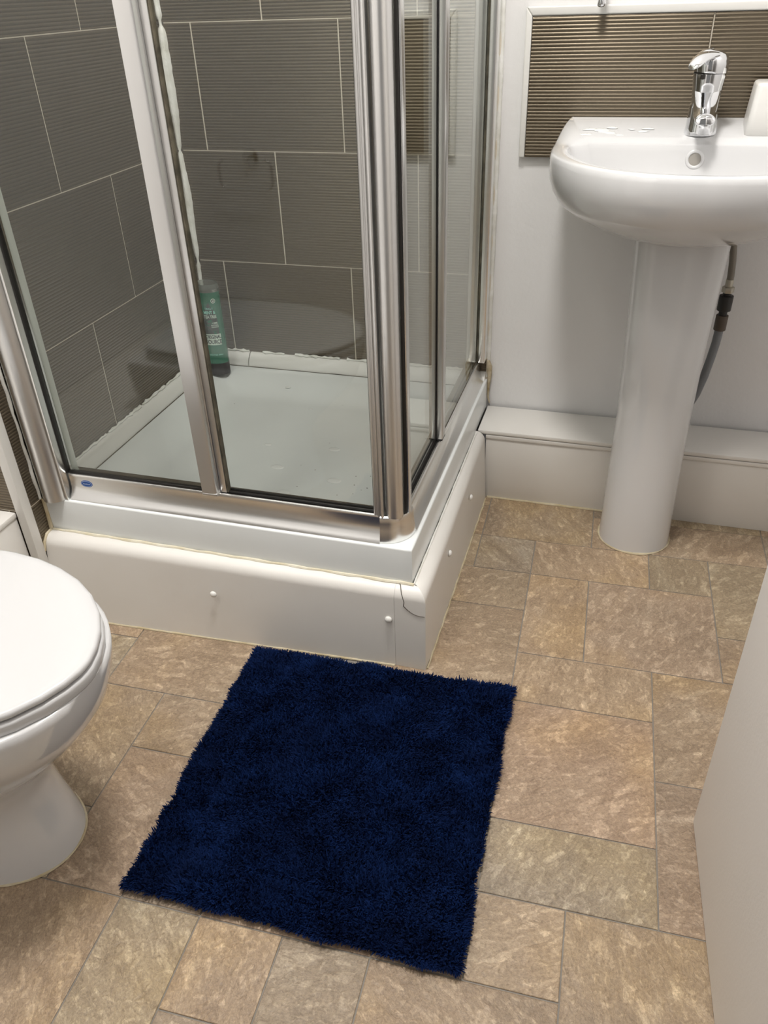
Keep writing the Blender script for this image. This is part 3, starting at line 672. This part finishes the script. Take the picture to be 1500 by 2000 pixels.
# supply pipe behind the pedestal
wp = thing('water_pipe', 'thin supply pipe with black coupling hanging behind the pedestal', 'pipe', (1.22,-.05,.27))
P0 = Vector((1.2240,-.055,.665)); Y_ = -.055
under(MB().tube([(1.2165,Y_,.680),(1.2185,Y_,.640),(1.2205,Y_,.604),(1.2245,Y_,.574),(1.2268,Y_,.544),(1.2268,Y_,.512)], .0068, 14).build('braided_hose', M['hose']), wp)
def seg(name, a, b, r_, mt, hexa=False):
    under(MB().tube([a, b], r_, 6 if hexa else 18).build(name, mt, bevel=.0012, angle=35), wp)
dirv = Vector((-.01, 0, -1)).normalized(); q0 = Vector((1.2268,Y_,.526))
def al(t_): return q0+dirv*t_
seg('ferrule', al(-.012), al(.006), .0076, M['brass'])
seg('nut', al(.003), al(.0145), .0124, M['brass'], True)
seg('coupling_neck', al(.014), al(.026), .0082, M['black'])
seg('coupling', al(.021), al(.052), .0140, M['black'])
seg('coupling_neck', al(.050), al(.064), .0084, M['black'])
seg('compression_nut', al(.062), al(.094), .0122, M['brown'])
under(MB().tube([(1.2258,Y_,.436),(1.2244,Y_,.403),(1.2205,Y_,.368),(1.2146,Y_,.326),(1.2059,Y_,.285),(1.1914,Y_,.244),(1.174,Y_,.212)], .0088, 16).build('pipe', M['greypipe']), wp)

# chrome hook above the splashback
hk = thing('chrome_hook', 'chrome hook end on the wall above the splashback, at top edge of picture', 'hook', (.918,.008,1.03))
under(MB().lathe((.9185,-.030,1.0085), [(.0004,0),(.0045,.0006),(.0072,.003),(.0080,.0065),(.0072,.012),(.0068,.040),(.0070,.052),(.004,.056),(.0004,.057)], 24).build('peg', M['chrome']), hk)
under(MB().tube([(.9185,.0075,1.055),(.9185,-.030,1.055)], .0055, 16).build('arm', M['chrome']), hk)
under(MB().tube([(.9185,.0078,1.055),(.9185,.0020,1.055)], .018, 28).build('wall_plate', M['chrome'], bevel=.0015), hk)

# ------------------------------------------------------------------ shower gel bottle
BC = (.0535,-.0720,.2385); BR = .0325
bo = thing('shower_gel_bottle', 'green shower gel bottle standing upside down on its black cap in the shower corner', 'bottle', BC)
SY = .74
def bl_(prof, name, mt, **kw): return under(MB().lathe(BC, prof, 40, sx=1, sy=SY).build(name, mt, angle=45, **kw), bo)
bl_([(.0300,0),(.0318,.0015),(.0322,.030),(.0318,.0315),(.0285,.0315)], 'cap', M['cap'])
body = bl_([(.0285,.0312),(.0322,.0318),(.0326,.05),(.0326,.14),(.0324,.195),(.0322,.2125)], 'body', M['bottle'])
bl_([(.0322,.2126),(.0320,.223),(.0310,.2295),(.0298,.2310),(.0280,.2285),(.0270,.218)], 'clear_base', M['clear'])
def wrap_print(name, txt, size, u, z, mt, align='CENTER', sxx=1.0, bold=0, tilt=0):
    cu = bpy.data.curves.new('t', 'FONT'); cu.body = txt; cu.size = size; cu.align_x = align; cu.align_y = 'CENTER'; cu.offset = bold; cu.resolution_u = 2
    ob = bpy.data.objects.new('t', cu); COL.objects.link(ob); dg = bpy.context.evaluated_depsgraph_get(); me = bpy.data.meshes.new_from_object(ob.evaluated_get(dg)); bpy.data.objects.remove(ob)
    put_print(name, me, u, z, mt, sxx)
def put_print(name, me, u, z, mt, sxx=1.0, lift=.0004):
    bm = bmesh.new(); bm.from_mesh(me)
    bmesh.ops.triangulate(bm, faces=bm.faces)
    for _ in range(2):
        es = [e for e in bm.edges if e.calc_length() > .004]
        if es: bmesh.ops.subdivide_edges(bm, edges=es, cuts=1)
    for v in bm.verts:
        U = u+v.co.x*sxx; a = -PI/2+LAB+U/.0295
        rx, ry = .0327+lift, .0327*SY+lift
        v.co = Vector((BC[0]+rx*math.cos(a), BC[1]+ry*math.sin(a), BC[2]+z+v.co.y))
    me2 = bpy.data.meshes.new(name); bm.to_mesh(me2); bm.free(); me2.materials.append(mt)
    o = bpy.data.objects.new(name, me2); COL.objects.link(o); o.parent = body
def poly_print(name, pts, u, z, mt, lift=.0002):
    me = bpy.data.meshes.new('p'); bm = bmesh.new(); vs_ = [bm.verts.new((x,y,0)) for x,y in pts]; bm.faces.new(vs_)
    bmesh.ops.triangulate(bm, faces=bm.faces)
    for _ in range(3):
        es = [e for e in bm.edges if e.calc_length() > .006]
        if es: bmesh.ops.subdivide_edges(bm, edges=es, cuts=1)
    bm.to_mesh(me); bm.free(); put_print(name, me, u, z, mt, 1, lift)
LAB = .40
rc = lambda w_, h_: [(-w_/2,-h_/2),(w_/2,-h_/2),(w_/2,h_/2),(-w_/2,h_/2)]
poly_print('label_panel', [(-.0165,-.026),(.0155,-.026),(.0155,.016),(.0135,.030),(-.001,.062),(-.0165,.034)], 0, .127, M['print_dark'], .0002)
circ = lambda r_: [(r_*math.cos(2*PI*k/24), r_*math.sin(2*PI*k/24)) for k in range(24)]
poly_print('round_mark', circ(.0058), .0110, .1925, M['print_pale'], .0003); poly_print('round_mark_centre', circ(.0042), .0110, .1925, M['print_dark'], .0005)
poly_print('round_mark_leaf', [(-.002,-.002),(.001,-.0025),(.0025,.0005),(.0008,.0022),(-.0015,.001)], .0110, .1925, M['print_pale'], .0007)
wrap_print('lettering', 'TINGLY', .0075, -.0015, .1735, M['print_mint'], sxx=.72, bold=.0001)
wrap_print('lettering', 'MINT &', .0118, -.0010, .1640, M['print_mint'], sxx=.68, bold=.0003)
wrap_print('lettering', 'TEA TREE', .0105, -.0005, .1535, M['print_pale'], sxx=.64, bold=.0003)
wrap_print('lettering', '+100%', .0062, .0075, .1375, M['print_pale'], sxx=.8, bold=.0002)
wrap_print('lettering', 'NATURAL', .0050, .0075, .1320, M['print_pale'], sxx=.8, bold=.0001)
wrap_print('lettering', 'FRAGRANCE', .0040, .0075, .1275, M['print_pale'], sxx=.75, bold=.0001)
poly_print('name_panel', rc(.0370,.0285), 0, .0955, M['print_pale'], .0003)
wrap_print('lettering', 'ORIGINAL', .0128, 0, .1022, M['print_dark'], sxx=.62, bold=.0004)
wrap_print('lettering', 'SOURCE', .0150, 0, .0892, M['print_dark'], sxx=.66, bold=.0005)
wrap_print('lettering', 'SHOWER 500ml', .0058, .001, .0555, M['print_mint'], sxx=.8, bold=.0001)

# ------------------------------------------------------------------ toilet
TYc = -1.231
tl = thing('toilet', 'white ceramic toilet with closed rounded lid beside the shower plinth', 'toilet', (.2,TYc,0))
LW = [(0,.150),(.06,.160),(.12,.168),(.19,.1735),(.245,.1735),(.29,.168),(.33,.157),(.37,.140),(.405,.117),(.435,.088),(.455,.059),(.467,.032),(.4725,.010),(.473,0)]
def plan(scx, scw, z, x0=.0, n_=13, xf=None):
    L = [(x0 if i == 0 else .0+(x*scx), w_*scw) for i, (x, w_) in enumerate(LW)]
    up_ = [(x, TYc+w_, z) for x, w_ in L]; dn = [(x, TYc-w_, z) for x, w_ in L[-2::-1]]
    return up_+dn
def plan_off(o_, z, x0=.02):   # offset outline inwards by o_
    L = []
    for i, (x, w_) in enumerate(LW):
        a = LW[max(0,i-1)]; b = LW[min(len(LW)-1,i+1)]; tx, ty_ = b[0]-a[0], b[1]-a[1]; l_ = math.hypot(tx, ty_); nx_, ny2 = -ty_/l_, tx/l_
        if i == len(LW)-1: nx_, ny2 = 1, 0
        L.append((max(x0, x-nx_*o_), max(0, w_-ny2*o_)))
    return [(x, TYc+w_, z) for x, w_ in L]+[(x, TYc-w_, z) for x, w_ in L[-2::-1]]
ZL = .402
under(MB().loft([plan_off(.003,ZL-.0098), plan_off(.0006,ZL-.0094), plan_off(0,ZL-.0082), plan_off(0,ZL-.0040), plan_off(.0012,ZL-.0015), plan_off(.0042,ZL-.0001), plan_off(.012,ZL+.0006), plan_off(.05,ZL+.001)]).build('lid', M['lidplastic'], angle=60), tl)
under(MB().loft([plan_off(.009,ZL-.0140), plan_off(.009,ZL-.0100)]).build('lid_gap', M['dark'], smooth=False), tl)
under(MB().loft([plan_off(.003,ZL-.0312), plan_off(0,ZL-.0304), plan_off(-.0012,ZL-.028), plan_off(-.0014,ZL-.0180), plan_off(-.0010,ZL-.0150), plan_off(.0010,ZL-.0138), plan_off(.004,ZL-.0136)]).build('seat', M['lidplastic'], angle=60), tl)
def ring(z, xf, w_, n2=2.2, xb=-.017, xc=None):
    L = []; xc = xc if xc is not None else lerp(xb, xf, .45); K = 30
    for k in range(K+1):
        a = -PI/2+PI*k/K
        c_, s_ = math.cos(a), math.sin(a)
        L.append((xc+(xf-xc)*abs(c_)**(2/n2), TYc+w_*abs(s_)**(2/n2)*(1 if s_ >= 0 else -1), z))
    return L+[(xb, TYc+w_, z), (xb, TYc-w_, z)]
pan = [ring(z,xf,w_,2.1,xc=xc) for z,xf,w_,xc in ((0,.350,.098,.20),(.012,.349,.097,.20),(.05,.340,.091,.20),(.09,.330,.086,.20),(.12,.327,.086,.20),(.15,.332,.091,.20),(.18,.350,.104,.20),(.21,.376,.122,.21),(.24,.405,.141,.22),(.27,.432,.156,.225),(.30,.453,.167,.23),(.33,.464,.172,.235),(.355,.4700,.1745,.24),(.3690,.4710,.1745,.24),(.3710,.468,.172,.24))]
under(MB().loft(pan).build('pan', M['ceramic'], angle=60), tl)
mb = MB(); rg = ring(0,.350,.098,2.1,xc=.20)[2:29]
mb.tube([(p[0]+.001, p[1], .0012) for p in rg], [.0013+.0011*random.random() for _ in rg], 6)
under(mb.build('floor_sealant', M['oldseal']), tl)

# ------------------------------------------------------------------ bath mat
MC = [np.array(p) for p in ((.445,-.7820),(.9240,-.7640),(.9320,-1.2640),(.457,-1.2705))]
bm_ = thing('bath_mat', 'navy blue tufted bath mat on the stone-effect floor', 'bath mat', (.69,-1.02,0))
def mp(u, v): return (MC[0]*(1-u)+MC[1]*u)*(1-v)+(MC[3]*(1-u)+MC[2]*u)*v
rings = []
for o_, z in ((.008,.0003),(.005,.0015),(.005,.0055),(.012,.0072)):
    L = []
    for k in range(48):
        s = k/12; u, v = ((s,0) if s < 1 else (1,s-1) if s < 2 else (3-s,1) if s < 3 else (0,4-s))
        p = mp(o_/.49+u*(1-2*o_/.49), o_/.51+v*(1-2*o_/.51)); L.append((p[0], p[1], z))
    rings.append(L)
under(MB().loft(rings).build('backing', M['matback'], angle=60), bm_)
NBL = 120000
uv = rng.random((NBL,2)); ed = rng.random(NBL) < .06     # some more along the edges
side = rng.integers(0,4,NBL); tt_ = rng.random(NBL)*.012
uv[ed & (side==0),0] = tt_[ed & (side==0)]; uv[ed & (side==1),0] = 1-tt_[ed & (side==1)]; uv[ed & (side==2),1] = tt_[ed & (side==2)]; uv[ed & (side==3),1] = 1-tt_[ed & (side==3)]
u, v = uv[:,0], uv[:,1]
wob = lambda a: .0022*np.sin(a*23)+.0014*np.sin(a*47+1)
u2 = u+wob(v)*(np.abs(u-.5)*2)**6; v2 = v+wob(u+.3)*(np.abs(v-.5)*2)**6
P = (MC[0][None]*(1-u2)[:,None]+MC[1][None]*u2[:,None])*(1-v2)[:,None]+(MC[3][None]*(1-u2)[:,None]+MC[2][None]*u2[:,None])*v2[:,None]
dedge = np.minimum.reduce([u*.49, (1-u)*.49, v*.51, (1-v)*.51])
groove = np.exp(-((dedge-.062)/.006)**2)
# lean: smooth random field plus jitter, outwards at the rim
def field(seed, sc):
    r_ = np.random.default_rng(seed); out_ = np.zeros(NBL)
    for _ in range(14):
        k = r_.normal(0, sc, 2); out_ += np.sin(P[:,0]*k[0]+P[:,1]*k[1]+r_.random()*6.28)
    return out_/3.7
ox = np.where(u < .5, -1, 1)*np.exp(-np.minimum(u,1-u)*.49/.010); oy = np.where(v < .5, 1, -1)*np.exp(-np.minimum(v,1-v)*.51/.010)
lx = field(1,55)*.55+rng.normal(0,.55,NBL)+ox*.9; ly = field(2,55)*.55-.15+rng.normal(0,.55,NBL)+oy*.9
L_ = (.0105+.0022*field(3,40)+rng.normal(0,.0016,NBL))*(1-.42*groove)
zc = 1/np.sqrt(1+lx**2+ly**2); D = np.stack([lx*zc, ly*zc, np.maximum(zc,.35)],1)*np.maximum(L_,.005)[:,None]
aa = rng.random(NBL)*6.283; wv = np.stack([np.cos(aa), np.sin(aa), np.zeros(NBL)],1)*.00125
B = np.c_[P, np.full(NBL,.0055)]
mid = B+D*.55+np.c_[np.zeros((NBL,2)), L_*.12]; tip = B+D
vv = np.stack([B-wv, B+wv, mid+wv*.95, mid-wv*.95, tip+wv*.35, tip-wv*.35],1).reshape(-1,3)
vv[:,2] = np.maximum(vv[:,2], .0012)
i0 = np.arange(NBL)*6
ff = np.concatenate([np.stack([i0,i0+1,i0+2,i0+3],1), np.stack([i0+3,i0+2,i0+4,i0+5],1)])
me = bpy.data.meshes.new('pile'); me.vertices.add(len(vv)); me.vertices.foreach_set('co', vv.ravel()); me.loops.add(ff.size); me.loops.foreach_set('vertex_index', ff.ravel().astype(np.int32))
me.polygons.add(len(ff)); me.polygons.foreach_set('loop_start', (np.arange(len(ff))*4).astype(np.int32)); me.update(calc_edges=True); me.validate(); me.shade_smooth(); me.materials.append(M['pile'])
po = bpy.data.objects.new('pile', me); COL.objects.link(po); under(po, bm_); tag(po, kind='stuff')

# ------------------------------------------------------------------ door standing open
dr = thing('door_1', None, None, (1.2232,-.9575,0), kind='structure')
leaf = MB().box(0,.038,-.845,0,.006,1.99).build('door_leaf', M['door'], dr, bevel=.0018); dr.rotation_euler.z = R(3.4)
hd = MB().tube([(-.045,-.075,1.02),(-.045,-.17,1.02)], .008, 14); hd.tube([(.0,-.075,1.02),(-.045,-.075,1.02)], .008, 14); hd.build('handle', M['chrome'], dr)

# chrome roll holder on the wall behind the camera: it shows only as a faint dark loop mirrored in the shower glass
rh = thing('roll_holder', 'chrome wire roll holder on the wall by the doorway, mirrored in the shower glass', 'roll holder', (-.03,-1.83,.62))
loop = []
for cx_, cz_, a0 in ((.026,.640,PI/2),(.026,.606,0),(-.090,.606,-PI/2),(-.090,.640,-PI)):
    loop += [(cx_+.022*math.cos(a0-PI/2*k/6), -1.785, cz_+.022*math.sin(a0-PI/2*k/6)) for k in range(7)]
under(MB().tube(loop[:27], .0048, 10).build('wire_loop', M['chrome']), rh)
under(MB().tube([(-.03,-1.8295,.662),(-.03,-1.822,.662)], .024, 28).build('wall_plate', M['chrome'], bevel=.002), rh)
under(MB().tube([(-.03,-1.823,.662),(-.03,-1.785,.662)], .006, 14).build('arm', M['chrome']), rh)

# ------------------------------------------------------------------ lamps in the ceiling
for k, (x, y, pwr) in enumerate(LAMPS):
    lp = thing('ceiling_light', ('round ceiling downlight above the bath mat', 'round ceiling downlight above the toilet')[k], 'light', (x,y,CEIL))
    MB().lathe((0,0,0), [(.115,-.0005),(.125,-.004),(.122,-.016),(.105,-.020),(.100,-.012)], 40, cap1=False, cap0=False).build('rim', M['trim'], lp)
    MB().lathe((0,0,0), [(.1035,-.015),(.06,-.0185),(.0005,-.019)], 40, cap0=False).build('diffuser', M['lamp'], lp)
    ld = bpy.data.lights.new('downlight', 'AREA'); ld.shape = 'DISK'; ld.size = .34; ld.energy = LAMP_W*pwr; ld.color = (1,.968,.925)
    lo = bpy.data.objects.new('downlight', ld); COL.objects.link(lo); lo.location = (0,0,-.022); lo.parent = lp
